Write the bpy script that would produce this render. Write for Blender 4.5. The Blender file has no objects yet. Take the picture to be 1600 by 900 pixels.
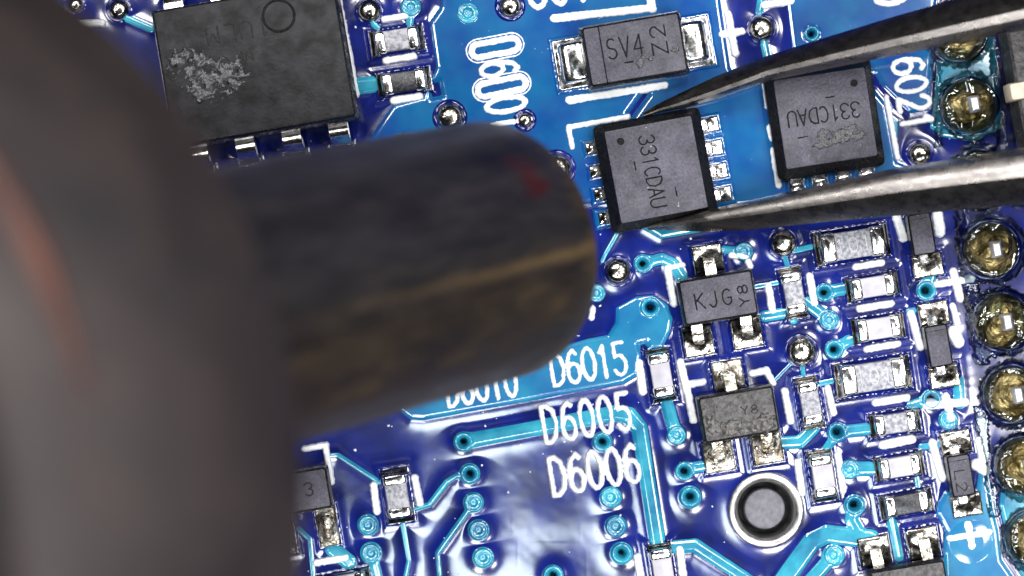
import bpy, math, random
import numpy as np
from mathutils import Vector, Matrix, geometry

# ------------------------------------------------------------------ units, camera, light
S = 1.74e-5            # metres per photograph pixel on the board surface (1.27 mm lead pitch = 73 px)
D = 4600.0             # camera height above the board, in the same pixels (about 80 mm)
CX, CY = 800.0, 450.0
scn = bpy.context.scene
col = scn.collection
rad = math.radians
random.seed(4)

scn.render.engine = 'CYCLES'
scn.cycles.use_denoising = True
scn.cycles.max_bounces = 8
scn.cycles.transparent_max_bounces = 12
scn.cycles.caustics_reflective = False
scn.cycles.caustics_refractive = False
scn.view_settings.view_transform = 'Standard'
scn.view_settings.look = 'None'
scn.view_settings.exposure = 0.0
scn.view_settings.gamma = 1.0
scn.view_settings.use_curve_mapping = False
scn.unit_settings.system = 'METRIC'

cam_d = bpy.data.cameras.new('camera')
cam_d.sensor_width = 36.0
cam_d.lens = 36.0 * D / 1600.0
cam_d.clip_start = 0.002
cam_d.clip_end = 5.0
cam_d.dof.use_dof = True
cam_d.dof.focus_distance = (D - 35) * S
cam_d.dof.aperture_fstop = (cam_d.lens * 1e-3) / (95 * S)
cam = bpy.data.objects.new('camera', cam_d)
cam.location = (0, 0, D * S)
col.objects.link(cam)
scn.camera = cam

world = bpy.data.worlds.new('World')
scn.world = world
world.use_nodes = True
world.node_tree.nodes['Background'].inputs[0].default_value = (0.80, 0.84, 1.0, 1)
world.node_tree.nodes['Background'].inputs[1].default_value = 0.012

def area(name, px, py, z, size, power, color=(1, 0.985, 0.97), target=(800, 450)):
    l = bpy.data.lights.new(name, 'AREA')
    l.shape = 'DISK'; l.size = size * S; l.energy = power; l.color = color
    o = bpy.data.objects.new(name, l); col.objects.link(o)
    p = Vector(((px - CX) * S, (CY - py) * S, z * S))
    t = Vector(((target[0] - CX) * S, (CY - target[1]) * S, 0))
    o.location = p
    o.rotation_euler = (t - p).to_track_quat('-Z', 'Y').to_euler()
    return o
# the microscope's ring lamp: two circles of LEDs round the lens
for n, r, p in ((8, 1650, 0.0066), (12, 2600, 0.0066)):
    for k in range(n):
        a = 2 * math.pi * (k + 0.3) / n
        area('ring_led', 800 + r * math.cos(a), 480 + r * math.sin(a), 3200, 540, p)
# bench lamp held close to the lens on the near side
area('bench_lamp', 660, 1530, 4300, 820, 0.0090, (0.78, 0.90, 1.0))

# ------------------------------------------------------------------ small helpers
def W(px, py, z=0.0):
    """photograph pixel + height above the board -> world point"""
    k = (D - z) / D
    return Vector(((px - CX) * k * S, (CY - py) * k * S, z * S))

def vnoise(x, y, sc, seed=0):
    rng = np.random.RandomState(seed)
    tab = rng.rand(256, 256)
    u = x / sc + 37.3; v = y / sc + 91.7
    i = np.floor(u).astype(int); j = np.floor(v).astype(int)
    f = u - i; g = v - j
    f = f * f * (3 - 2 * f); g = g * g * (3 - 2 * g)
    t = lambda a, b: tab[a % 256, b % 256]
    return (t(i, j) * (1 - f) + t(i + 1, j) * f) * (1 - g) + (t(i, j + 1) * (1 - f) + t(i + 1, j + 1) * f) * g

def fbm(x, y, sc, seed=0, oct=3):
    r = 0; a = 1; n = 0
    for k in range(oct):
        r = r + a * vnoise(x, y, sc / 2 ** k, seed + k); n += a; a *= 0.55
    return r / n

def link(name, me, mat, parent=None, smooth=None):
    o = bpy.data.objects.new(name, me)
    col.objects.link(o)
    if mat is not None:
        me.materials.append(mat)
    if smooth is not None:
        me.shade_smooth()
        if smooth < 180:
            me.set_sharp_from_angle(angle=rad(smooth))
    if parent is not None:
        o.parent = parent
    return o

def mesh_np(name, V, F):
    """V (n,3) pixels, F (m,4) quads"""
    me = bpy.data.meshes.new(name)
    V = np.asarray(V, np.float32) * S
    F = np.asarray(F, np.int32)
    me.vertices.add(len(V)); me.vertices.foreach_set('co', V.ravel())
    me.loops.add(F.size); me.loops.foreach_set('vertex_index', F.ravel())
    me.polygons.add(len(F))
    me.polygons.foreach_set('loop_start', np.arange(len(F), dtype=np.int32) * F.shape[1])
    me.update(calc_edges=True)
    return me

def mesh_py(name, V, F):
    me = bpy.data.meshes.new(name)
    me.from_pydata([(x * S, y * S, z * S) for x, y, z in V], [], F)
    me.update()
    return me

def tag(o, label=None, cat=None, group=None, kind=None):
    if label: o['label'] = label
    if cat: o['category'] = cat
    if group: o['group'] = group
    if kind: o['kind'] = kind
    return o

# ------------------------------------------------------------------ materials
class NT:
    def __init__(s, name):
        s.m = bpy.data.materials.new(name); s.m.use_nodes = True
        s.t = s.m.node_tree; s.n = s.t.nodes; s.b = s.n['Principled BSDF']
    def new(s, typ, **kw):
        n = s.n.new(typ)
        for k, v in kw.items():
            if k.startswith('i_'):
                n.inputs[k[2:].replace('_', ' ')].default_value = v
            else:
                setattr(n, k, v)
        return n
    def L(s, a, b): s.t.links.new(a, b)
    def px(s, rnd=True):
        tc = s.new('ShaderNodeTexCoord')
        mp = s.new('ShaderNodeVectorMath', operation='SCALE'); mp.inputs['Scale'].default_value = 1 / S
        s.L(tc.outputs['Object'], mp.inputs[0])
        if not rnd: return mp.outputs[0]
        oi = s.new('ShaderNodeObjectInfo')
        m2 = s.new('ShaderNodeMath', operation='MULTIPLY'); m2.inputs[1].default_value = 5000
        s.L(oi.outputs['Random'], m2.inputs[0])
        ad = s.new('ShaderNodeVectorMath', operation='ADD')
        s.L(mp.outputs[0], ad.inputs[0]); s.L(m2.outputs[0], ad.inputs[1])
        return ad.outputs[0]
    def noise(s, vec, size, detail=3, rough=0.55, dist=0.0):
        n = s.new('ShaderNodeTexNoise')
        n.inputs['Scale'].default_value = 1.0 / size
        n.inputs['Detail'].default_value = detail
        n.inputs['Roughness'].default_value = rough
        n.inputs['Distortion'].default_value = dist
        s.L(vec, n.inputs['Vector'])
        return n.outputs['Fac']
    def ramp(s, fac, stops):
        r = s.new('ShaderNodeValToRGB')
        e = r.color_ramp.elements
        while len(e) < len(stops): e.new(0.5)
        for q, (p, c) in zip(e, stops):
            q.position = p
            q.color = (c, c, c, 1) if isinstance(c, (int, float)) else (*c, 1)
        s.L(fac, r.inputs[0])
        return r.outputs[0]
    def bump(s, fac, dist, strength=1.0, prev=None):
        b = s.new('ShaderNodeBump')
        b.inputs['Strength'].default_value = strength
        b.inputs['Distance'].default_value = dist * S
        s.L(fac, b.inputs['Height'])
        if prev is not None: s.L(prev, b.inputs['Normal'])
        return b.outputs[0]
    def set(s, **kw):
        for k, v in kw.items():
            s.b.inputs[k.replace('_', ' ')].default_value = (*v, 1) if isinstance(v, tuple) and len(v) == 3 else v

def mat_simple(name, c1, c2, size, rough=(0.3, 0.5), metal=0.0, bump=(), lo=0.35, hi=0.65, coat=0.0, spec=0.5, rnd=True, coat_r=0.08):
    N = NT(name); v = N.px(rnd)
    f = N.noise(v, size)
    N.L(N.ramp(f, [(lo, c1), (hi, c2)]), N.b.inputs['Base Color'])
    N.L(N.ramp(N.noise(v, size * 0.6, 2), [(0.35, rough[0]), (0.65, rough[1])]), N.b.inputs['Roughness'])
    N.b.inputs['Metallic'].default_value = metal
    N.b.inputs['Specular IOR Level'].default_value = spec
    if coat:
        N.b.inputs['Coat Weight'].default_value = coat
        N.b.inputs['Coat Roughness'].default_value = coat_r
        N.b.inputs['Coat IOR'].default_value = 1.8
    prev = None
    for sz, amt in bump:
        prev = N.bump(N.noise(v, sz, 3), amt, 1.0, prev)
    if prev is not None:
        N.L(prev, N.b.inputs['Normal'])
    return N.m

M = {}
M['mask'] = mat_simple('blue_solder_mask', (0.002, 0.006, 0.080), (0.004, 0.013, 0.180), 60, (0.30, 0.40), bump=((140, 5.0), (8, 0.18), (3.5, 0.06)), rnd=False, coat=1.0, coat_r=0.135, spec=0.02)
M['mask_gloss'] = mat_simple('glossy_mask_edge', (0.002, 0.006, 0.080), (0.004, 0.013, 0.180), 60, (0.30, 0.40), bump=((12, 0.3),), rnd=False, coat=1.0, coat_r=0.05, spec=0.02)
M['copper'] = mat_simple('blue_mask_over_copper', (0.001, 0.052, 0.25), (0.003, 0.125, 0.30), 110, (0.25, 0.35), bump=((150, 2.0), (9, 0.05)), rnd=False, coat=1.0, coat_r=0.06, spec=0.2)
M['copper_teal'] = mat_simple('teal_mask_over_copper', (0.008, 0.165, 0.30), (0.035, 0.37, 0.50), 50, (0.25, 0.35), bump=((60, 0.8), (7, 0.05)), rnd=False, coat=1.0, coat_r=0.06, spec=0.2)
M['copper_cyan'] = mat_simple('pale_mask_with_glare', (0.004, 0.12, 0.32), (0.016, 0.23, 0.40), 90, (0.25, 0.35), bump=((90, 1.5), (7, 0.1)), rnd=False, coat=1.0, coat_r=0.09, spec=0.2)  # cyan pours; part of the paleness is glare put into the colour
M['silk'] = mat_simple('white_silkscreen_ink', (0.72, 0.74, 0.76), (0.86, 0.87, 0.88), 9, (0.35, 0.6), bump=((5, 0.5),), rnd=False)
M['tin'] = mat_simple('bright_tin', (0.66, 0.65, 0.63), (0.84, 0.83, 0.82), 14, (0.12, 0.24), 1.0, bump=((28, 0.6), (6, 0.03)))
M['solder'] = mat_simple('dull_solder', (0.22, 0.20, 0.165), (0.66, 0.64, 0.60), 14, (0.12, 0.26), 1.0, bump=((22, 0.8), (6, 0.04)))
M['burnt'] = mat_simple('scorched_solder', (0.13, 0.10, 0.06), (0.76, 0.73, 0.66), 18, (0.2, 0.5), 1.0, bump=((10, 3.2), (4, 0.9)))
M['plastic'] = mat_simple('black_moulded_plastic', (0.020, 0.020, 0.024), (0.032, 0.031, 0.037), 8, (0.48, 0.60), bump=((4, 0.55), (30, 0.6)), spec=0.75)
M['plastic_worn'] = mat_simple('worn_black_plastic', (0.010, 0.010, 0.011), (0.028, 0.027, 0.031), 30, (0.42, 0.6), bump=((5, 0.5), (40, 2.0)), spec=0.2)
M['mould'] = mat_simple('glossy_mould_flank', (0.004, 0.004, 0.005), (0.008, 0.008, 0.009), 12, (0.22, 0.4), bump=((6, 0.3),), spec=0.4)
def mat_etched():
    """matt laser-etched package top: fine grain, cloudy handling marks, a few pale specks"""
    N = NT('etched_plastic_top'); v = N.px()
    g = N.ramp(N.noise(v, 4, 3, 0.7), [(0.3, (0.032, 0.030, 0.043)), (0.7, (0.085, 0.080, 0.110))])
    cl = N.ramp(N.noise(v, 55, 4, 0.6, 0.8), [(0.30, 0.50), (0.70, 1.35)])
    mx = N.new('ShaderNodeMix', data_type='RGBA', blend_type='MULTIPLY'); mx.inputs[0].default_value = 1.0
    N.L(g, mx.inputs[6]); N.L(cl, mx.inputs[7])
    sp = N.ramp(N.noise(v, 6, 1), [(0.76, 0.0), (0.80, 1.0)])
    m2 = N.new('ShaderNodeMix', data_type='RGBA'); N.L(sp, m2.inputs[0]); N.L(mx.outputs[2], m2.inputs[6]); m2.inputs[7].default_value = (0.30, 0.29, 0.31, 1)
    N.L(m2.outputs[2], N.b.inputs['Base Color'])
    N.L(N.ramp(N.noise(v, 30, 4), [(0.35, 0.42), (0.65, 0.68)]), N.b.inputs['Roughness'])
    N.L(N.bump(N.noise(v, 45, 3), 1.4, 1.0, N.bump(N.noise(v, 3.5, 3), 1.0)), N.b.inputs['Normal'])
    return N.m
M['etched'] = mat_etched()
M['pin'] = mat_simple('dull_tinned_pin', (0.75, 0.74, 0.76), (0.9, 0.9, 0.9), 10, (0.4, 0.5), 1.0)
M['plastic_burnt'] = mat_simple('pitted_burnt_plastic', (0.014, 0.013, 0.014), (0.075, 0.070, 0.072), 9, (0.35, 0.6), bump=((9, 3.0), (4, 1.2)), spec=0.7)
M['ink'] = mat_simple('dark_laser_print', (0.004, 0.004, 0.005), (0.010, 0.010, 0.012), 6, (0.6, 0.8), spec=0.15)
M['ink_faint'] = mat_simple('faint_laser_print', (0.008, 0.008, 0.009), (0.016, 0.016, 0.018), 6, (0.5, 0.7), spec=0.3)
M['pale'] = mat_simple('pale_ceramic', (0.40, 0.385, 0.44), (0.50, 0.48, 0.53), 18, (0.3, 0.5), bump=((6, 0.3),))
M['grey'] = mat_simple('grey_glazed_resistor', (0.16, 0.16, 0.20), (0.46, 0.46, 0.50), 6, (0.25, 0.5), bump=((5, 1.4),))
M['black'] = mat_simple('black_glazed_resistor', (0.010, 0.011, 0.016), (0.028, 0.028, 0.038), 8, (0.2, 0.4), bump=((6, 0.7),))
M['pale_print'] = mat_simple('pale_print', (0.45, 0.45, 0.47), (0.6, 0.6, 0.6), 6)
M['brass'] = mat_simple('flux_stained_solder', (0.13, 0.095, 0.030), (0.56, 0.46, 0.22), 18, (0.28, 0.55), 1.0, bump=((20, 3.5), (5, 1.6)), lo=0.3, hi=0.7)
M['hole'] = mat_simple('bore_shade', (0.006, 0.010, 0.010), (0.012, 0.016, 0.016), 10, (0.5, 0.7))  # near-black: the shade inside bores and peg gap is put into the colour
M['cream'] = mat_simple('cream_plastic', (0.55, 0.47, 0.36), (0.66, 0.58, 0.46), 12)
M['peg'] = mat_simple('grey_matt_plastic', (0.12, 0.118, 0.14), (0.18, 0.178, 0.205), 10, (0.5, 0.7), bump=((4, 0.5),))
M['smudge'] = mat_simple('glossy_flux_smudge', (0.010, 0.010, 0.012), (0.045, 0.043, 0.050), 7, (0.16, 0.45), bump=((6, 1.6),), spec=0.6)
M['sleeve'] = mat_simple('dull_sleeve_metal', (0.36, 0.35, 0.34), (0.58, 0.57, 0.56), 20, (0.32, 0.45), 1.0)
M['crust'] = mat_simple('dried_flux_crust', (0.028, 0.026, 0.026), (0.15, 0.14, 0.135), 6, (0.15, 0.4), bump=((5, 2.0),))
M['laminate'] = mat_simple('fibreglass_edge', (0.12, 0.13, 0.06), (0.2, 0.2, 0.1), 20)

def mat_flux():
    N = NT('clear_flux_varnish'); v = N.px(False)
    tr = N.new('ShaderNodeBsdfTransparent'); tr.inputs[0].default_value = (0.80, 0.90, 0.93, 1)
    gl = N.new('ShaderNodeBsdfGlossy'); gl.inputs['Roughness'].default_value = 0.035
    fr = N.new('ShaderNodeFresnel'); fr.inputs['IOR'].default_value = 1.75
    b = N.bump(N.noise(v, 20, 1), 0.3)
    N.L(b, gl.inputs['Normal']); N.L(b, fr.inputs['Normal'])
    mx = N.new('ShaderNodeMixShader')
    N.L(fr.outputs[0], mx.inputs[0]); N.L(tr.outputs[0], mx.inputs[1]); N.L(gl.outputs[0], mx.inputs[2])
    N.L(mx.outputs[0], N.n['Material Output'].inputs[0])
    return N.m
M['flux'] = mat_flux()

def mat_steel():
    N = NT('brushed_tweezer_steel'); v = N.px(False)
    mp = N.new('ShaderNodeMapping'); mp.inputs['Scale'].default_value = (0.05, 1, 1); mp.inputs['Rotation'].default_value = (0, 0, rad(-12))
    N.L(v, mp.inputs[0])
    f = N.noise(mp.outputs[0], 7, 4, 0.65)
    N.L(N.ramp(f, [(0.3, (0.18, 0.165, 0.16)), (0.7, (0.31, 0.29, 0.275))]), N.b.inputs['Base Color'])
    N.L(N.ramp(N.noise(v, 18, 3), [(0.35, 0.25), (0.65, 0.32)]), N.b.inputs['Roughness'])
    N.b.inputs['Metallic'].default_value = 1.0
    N.L(N.bump(f, 0.18), N.b.inputs['Normal'])
    return N.m
M['steel'] = mat_steel()

def mat_nozzle(name, tint, k=1.0, sz=42, zs=0.16, bmp=2.0, metal=0.55):
    """heat-stained tube; local z runs along the axis, streaks follow it"""
    N = NT(name); v = N.px(False)
    mp = N.new('ShaderNodeMapping'); mp.inputs['Scale'].default_value = (1, 1, zs)
    N.L(v, mp.inputs[0])
    f = N.noise(mp.outputs[0], sz, 5, 0.55, 0.3)
    base = N.ramp(f, [(0.30, (0.014 * k, 0.012 * k, 0.016 * k)), (0.52, (0.038 * k, 0.025 * k, 0.026 * k)), (0.70, (0.060 * k, 0.046 * k, 0.038 * k))])
    g = N.noise(mp.outputs[0], sz * 0.7, 4, 0.6, 0.3)
    gold = N.ramp(g, [(0.54, 0.0), (0.74, 1.0)])
    mx = N.new('ShaderNodeMix', data_type='RGBA')
    N.L(gold, mx.inputs[0]); N.L(base, mx.inputs[6]); mx.inputs[7].default_value = (*tint, 1)
    N.L(mx.outputs[2], N.b.inputs['Base Color'])
    N.b.inputs['Metallic'].default_value = metal
    N.L(N.ramp(g, [(0.3, 0.46), (0.7, 0.7)]), N.b.inputs['Roughness'])
    N.L(N.bump(f, bmp), N.b.inputs['Normal'])
    return N.m
TIP = Vector((773 - CX, CY - 396, 420.0)); SHOULDER = Vector((172 - CX, CY - 548, 1230.0))
AXIS = (TIP - SHOULDER).normalized(); TUBE = (TIP - SHOULDER).length; RT = 184
QN = Vector((0, 0, 1)).rotation_difference(AXIS)
def mat_tube():
    """scorched tube: grey on one flank, brown scale on the other, a worn golden rim and a fleck of red"""
    N = NT('scorched_steel'); v = N.px(False)
    mp = N.new('ShaderNodeMapping'); mp.inputs['Scale'].default_value = (1, 1, 0.3); N.L(v, mp.inputs[0])
    f = N.noise(mp.outputs[0], 60, 5, 0.6, 0.2)
    fine = N.noise(mp.outputs[0], 30, 3, 0.55)
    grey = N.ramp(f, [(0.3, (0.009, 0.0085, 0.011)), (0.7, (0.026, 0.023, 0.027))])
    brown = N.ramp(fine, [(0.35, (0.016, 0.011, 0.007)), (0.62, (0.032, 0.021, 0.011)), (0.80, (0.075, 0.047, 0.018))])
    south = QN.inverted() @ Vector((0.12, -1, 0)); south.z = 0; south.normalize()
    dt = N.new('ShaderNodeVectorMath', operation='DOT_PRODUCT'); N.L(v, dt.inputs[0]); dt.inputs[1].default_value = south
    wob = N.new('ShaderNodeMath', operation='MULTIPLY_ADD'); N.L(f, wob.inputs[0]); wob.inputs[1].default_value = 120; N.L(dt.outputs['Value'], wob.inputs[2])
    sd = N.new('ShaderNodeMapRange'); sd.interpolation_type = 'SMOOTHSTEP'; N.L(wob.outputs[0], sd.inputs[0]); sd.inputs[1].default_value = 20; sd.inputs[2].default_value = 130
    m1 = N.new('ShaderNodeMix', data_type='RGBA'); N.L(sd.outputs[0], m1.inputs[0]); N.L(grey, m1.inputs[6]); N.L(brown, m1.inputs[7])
    sep = N.new('ShaderNodeSeparateXYZ'); N.L(v, sep.inputs[0])
    wz = N.new('ShaderNodeMath', operation='MULTIPLY_ADD'); N.L(fine, wz.inputs[0]); wz.inputs[1].default_value = 110; N.L(sep.outputs[2], wz.inputs[2])
    rimf = N.new('ShaderNodeMapRange'); rimf.interpolation_type = 'SMOOTHSTEP'; N.L(wz.outputs[0], rimf.inputs[0]); rimf.inputs[1].default_value = TUBE + 10; rimf.inputs[2].default_value = TUBE + 70
    sc = N.new('ShaderNodeMath', operation='MULTIPLY'); N.L(rimf.outputs[0], sc.inputs[0]); sc.inputs[1].default_value = 0.75
    m2 = N.new('ShaderNodeMix', data_type='RGBA'); N.L(sc.outputs[0], m2.inputs[0]); N.L(m1.outputs[2], m2.inputs[6]); m2.inputs[7].default_value = (0.075, 0.046, 0.018, 1)
    # the red fleck: find the spot on the tube that the photograph shows at (830, 280)
    best = None
    for zz in range(int(TUBE) - 200, int(TUBE), 10):
        for a in range(0, 360, 4):
            n = QN @ Vector((math.cos(rad(a)), math.sin(rad(a)), 0)); p = SHOULDER + QN @ Vector((RT * math.cos(rad(a)), RT * math.sin(rad(a)), zz))
            if n.dot(Vector((0, 0, D)) - p) < 0: continue
            k = D / (D - p.z); e = (p.x * k + CX - 832) ** 2 + (CY - p.y * k - 278) ** 2
            if best is None or e < best[0]: best = (e, Vector((RT * math.cos(rad(a)), RT * math.sin(rad(a)), zz)))
    ds = N.new('ShaderNodeVectorMath', operation='DISTANCE'); N.L(v, ds.inputs[0]); ds.inputs[1].default_value = best[1]
    w2 = N.new('ShaderNodeMath', operation='MULTIPLY_ADD'); N.L(fine, w2.inputs[0]); w2.inputs[1].default_value = 90; N.L(ds.outputs['Value'], w2.inputs[2])
    rf = N.new('ShaderNodeMapRange'); N.L(w2.outputs[0], rf.inputs[0]); rf.inputs[1].default_value = 85; rf.inputs[2].default_value = 52
    m3 = N.new('ShaderNodeMix', data_type='RGBA'); N.L(rf.outputs[0], m3.inputs[0]); N.L(m2.outputs[2], m3.inputs[6]); m3.inputs[7].default_value = (0.050, 0.008, 0.009, 1)
    # one thin brassy scrape along the tube towards the tip
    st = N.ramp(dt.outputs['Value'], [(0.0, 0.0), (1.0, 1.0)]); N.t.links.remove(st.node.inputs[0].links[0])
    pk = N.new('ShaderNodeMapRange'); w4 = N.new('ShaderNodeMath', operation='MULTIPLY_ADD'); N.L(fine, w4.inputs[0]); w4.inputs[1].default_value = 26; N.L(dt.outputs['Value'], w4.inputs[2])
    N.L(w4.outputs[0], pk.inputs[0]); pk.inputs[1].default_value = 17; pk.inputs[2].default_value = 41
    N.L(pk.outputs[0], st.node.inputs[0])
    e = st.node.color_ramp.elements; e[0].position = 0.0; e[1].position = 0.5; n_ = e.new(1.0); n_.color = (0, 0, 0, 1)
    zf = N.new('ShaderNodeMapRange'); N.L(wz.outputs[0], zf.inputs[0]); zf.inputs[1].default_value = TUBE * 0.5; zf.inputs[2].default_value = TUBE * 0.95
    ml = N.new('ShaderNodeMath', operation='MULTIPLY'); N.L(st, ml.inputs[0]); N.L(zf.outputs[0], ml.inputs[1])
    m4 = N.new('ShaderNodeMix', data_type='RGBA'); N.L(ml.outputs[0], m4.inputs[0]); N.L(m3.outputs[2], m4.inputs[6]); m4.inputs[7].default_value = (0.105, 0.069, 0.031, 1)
    N.L(m4.outputs[2], N.b.inputs['Base Color'])
    N.b.inputs['Metallic'].default_value = 0.45
    N.L(N.ramp(fine, [(0.3, 0.42), (0.7, 0.62)]), N.b.inputs['Roughness'])
    N.L(N.bump(fine, 2.0), N.b.inputs['Normal'])
    return N.m
M['nozzle'] = mat_tube()
M['barrel'] = mat_nozzle('dull_stained_steel', (0.027, 0.017, 0.014), 0.52, 300, 1.0, 3.0, 0.25)
M['red'] = mat_simple('dull_red_metal', (0.030, 0.012, 0.009), (0.075, 0.024, 0.015), 120, (0.4, 0.6), 0.4)

# ------------------------------------------------------------------ geometry builders
def rr(hx, hy, r, n=3):
    r = min(r, hx * 0.999, hy * 0.999)
    pts = []
    for (sx, sy, a0) in ((1, 1, 0), (-1, 1, 90), (-1, -1, 180), (1, -1, 270)):
        for k in range(n + 1):
            a = rad(a0 + 90 * k / n)
            pts.append((sx * (hx - r) + r * math.cos(a), sy * (hy - r) + r * math.sin(a)))
    return pts

def loft(rings, n=3, cap_b=True, cap_t=True, off=(0, 0)):
    """rings: (hx, hy, r, z[, ox, oy]) rounded rectangles stacked upward"""
    V = []; F = []
    for R in rings:
        ox, oy = (R[4], R[5]) if len(R) > 4 else (0, 0)
        V += [(x + ox + off[0], y + oy + off[1], R[3]) for x, y in rr(R[0], R[1], R[2], n)]
    m = 4 * (n + 1)
    for k in range(len(rings) - 1):
        for i in range(m):
            j = (i + 1) % m
            F.append((k * m + i, k * m + j, (k + 1) * m + j, (k + 1) * m + i))
    if cap_b: F.append(tuple(reversed(range(m))))
    if cap_t: F.append(tuple(range((len(rings) - 1) * m, len(rings) * m)))
    return V, F

def lathe(prof, seg=24, c=(0, 0)):
    V = []; F = []; n = len(prof)
    for i in range(seg):
        a = 2 * math.pi * i / seg
        for r, z in prof:
            V.append((c[0] + r * math.cos(a), c[1] + r * math.sin(a), z))
    for i in range(seg):
        j = (i + 1) % seg
        for k in range(n - 1):
            F.append((i * n + k, j * n + k, j * n + k + 1, i * n + k + 1))
    return V, F

def seg_d(X, Y, p, q):
    px, py = p; dx, dy = q[0] - px, q[1] - py
    l = dx * dx + dy * dy + 1e-9
    t = np.clip(((X - px) * dx + (Y - py) * dy) / l, 0, 1)
    return np.hypot(X - px - t * dx, Y - py - t * dy)

def poly_d(X, Y, pts):
    d = np.full(X.shape, 1e9); ins = np.zeros(X.shape, bool)
    n = len(pts)
    for i in range(n):
        p, q = pts[i], pts[(i + 1) % n]
        d = np.minimum(d, seg_d(X, Y, p, q))
        c = ((p[1] > Y) != (q[1] > Y))
        with np.errstate(divide='ignore', invalid='ignore'):
            xi = (q[0] - p[0]) * (Y - p[1]) / (q[1] - p[1] + 1e-12) + p[0]
        ins ^= c & (X < xi)
    return np.where(ins, d, -d)

def prim_d(X, Y, pr):
    k = pr[0]
    if k == 'l':
        d = np.full(X.shape, 1e9)
        for a, b in zip(pr[1][:-1], pr[1][1:]):
            d = np.minimum(d, seg_d(X, Y, a, b))
        return pr[2] / 2 - d
    if k == 'c': return pr[3] - np.hypot(X - pr[1], Y - pr[2])
    if k == 'o':                                         # ring
        return pr[4] / 2 - np.abs(np.hypot(X - pr[1], Y - pr[2]) - pr[3])
    if k == 'p': return poly_d(X, Y, pr[1])

def pr_bounds(prims):
    xs = []; ys = []
    for p in prims:
        if p[0] == 'l':
            w = p[2] / 2
            xs += [q[0] - w for q in p[1]] + [q[0] + w for q in p[1]]; ys += [q[1] - w for q in p[1]] + [q[1] + w for q in p[1]]
        elif p[0] in 'co':
            r = p[3] + (p[4] / 2 if p[0] == 'o' else 0)
            xs += [p[1] - r, p[1] + r]; ys += [p[2] - r, p[2] + r]
        else:
            xs += [q[0] for q in p[1]]; ys += [q[1] for q in p[1]]
    return min(xs), min(ys), max(xs), max(ys)

def relief(name, prims, mat, H=5.0, wb=9.0, *a_, **k_):
    return relief_(name, prims, mat, H, wb, *a_, **k_)

def relief_(name, prims, mat, H=5.0, wb=9.0, z0=0.0, step=1.6, cuts=(), smooth_k=5.0, rough=0.0, parent=None, skirt=2.5, seed=1, fz=None, image=True, plane_z=0.0, grow=0.0):
    """raised sheet with a rounded shoulder: the union of flat outlines (pixels).  image=True: image pixels on the board;
    image=False: local x/y (y up) of a component."""
    x0, y0, x1, y1 = pr_bounds(prims)
    mgn = 3 * step
    xs = np.arange(x0 - mgn, x1 + mgn + step, step); ys = np.arange(y0 - mgn, y1 + mgn + step, step)
    X, Y = np.meshgrid(xs, ys)
    d = None
    for p in prims:
        e = prim_d(X, Y, p)
        if d is None: d = e
        elif smooth_k > 0:
            h = np.clip(0.5 + 0.5 * (e - d) / smooth_k, 0, 1)
            d = d * (1 - h) + e * h + smooth_k * h * (1 - h)
        else: d = np.maximum(d, e)
    for c in cuts:
        d = np.minimum(d, -prim_d(X, Y, c))
    d = d + grow
    if rough: d = d + (fbm(X, Y, 4.5, seed, 2) - 0.5) * 2 * rough
    t = np.clip(d / wb, 0, 1)
    z = z0 + H * (1 - (1 - t) ** 1.3)
    z = np.where(d < 0, z0 + d * 3.5, z)
    if fz is not None: z = z + np.where(d > 0, fz(X, Y, d), 0)
    keepv = d > -skirt - step
    kc = keepv[:-1, :-1] & keepv[1:, :-1] & keepv[:-1, 1:] & keepv[1:, 1:]
    ny, nx = X.shape
    idx = np.arange(ny * nx).reshape(ny, nx)
    a = idx[:-1, :-1][kc]; b = idx[:-1, 1:][kc]; c = idx[1:, 1:][kc]; e = idx[1:, :-1][kc]
    F = np.stack([a, e, c, b], 1) if image else np.stack([a, b, c, e], 1)
    used = np.unique(F); remap = np.zeros(ny * nx, np.int64); remap[used] = np.arange(len(used))
    Xf, Yf, Zf = X.ravel()[used], Y.ravel()[used], z.ravel()[used]
    if image:
        k = (D - plane_z) / D
        V = np.stack([(Xf - CX) * k, (CY - Yf) * k, Zf], 1)
    else:
        V = np.stack([Xf, Yf, Zf], 1)
    me = mesh_np(name, V, remap[F])
    return link(name, me, mat, parent, smooth=180)

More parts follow.
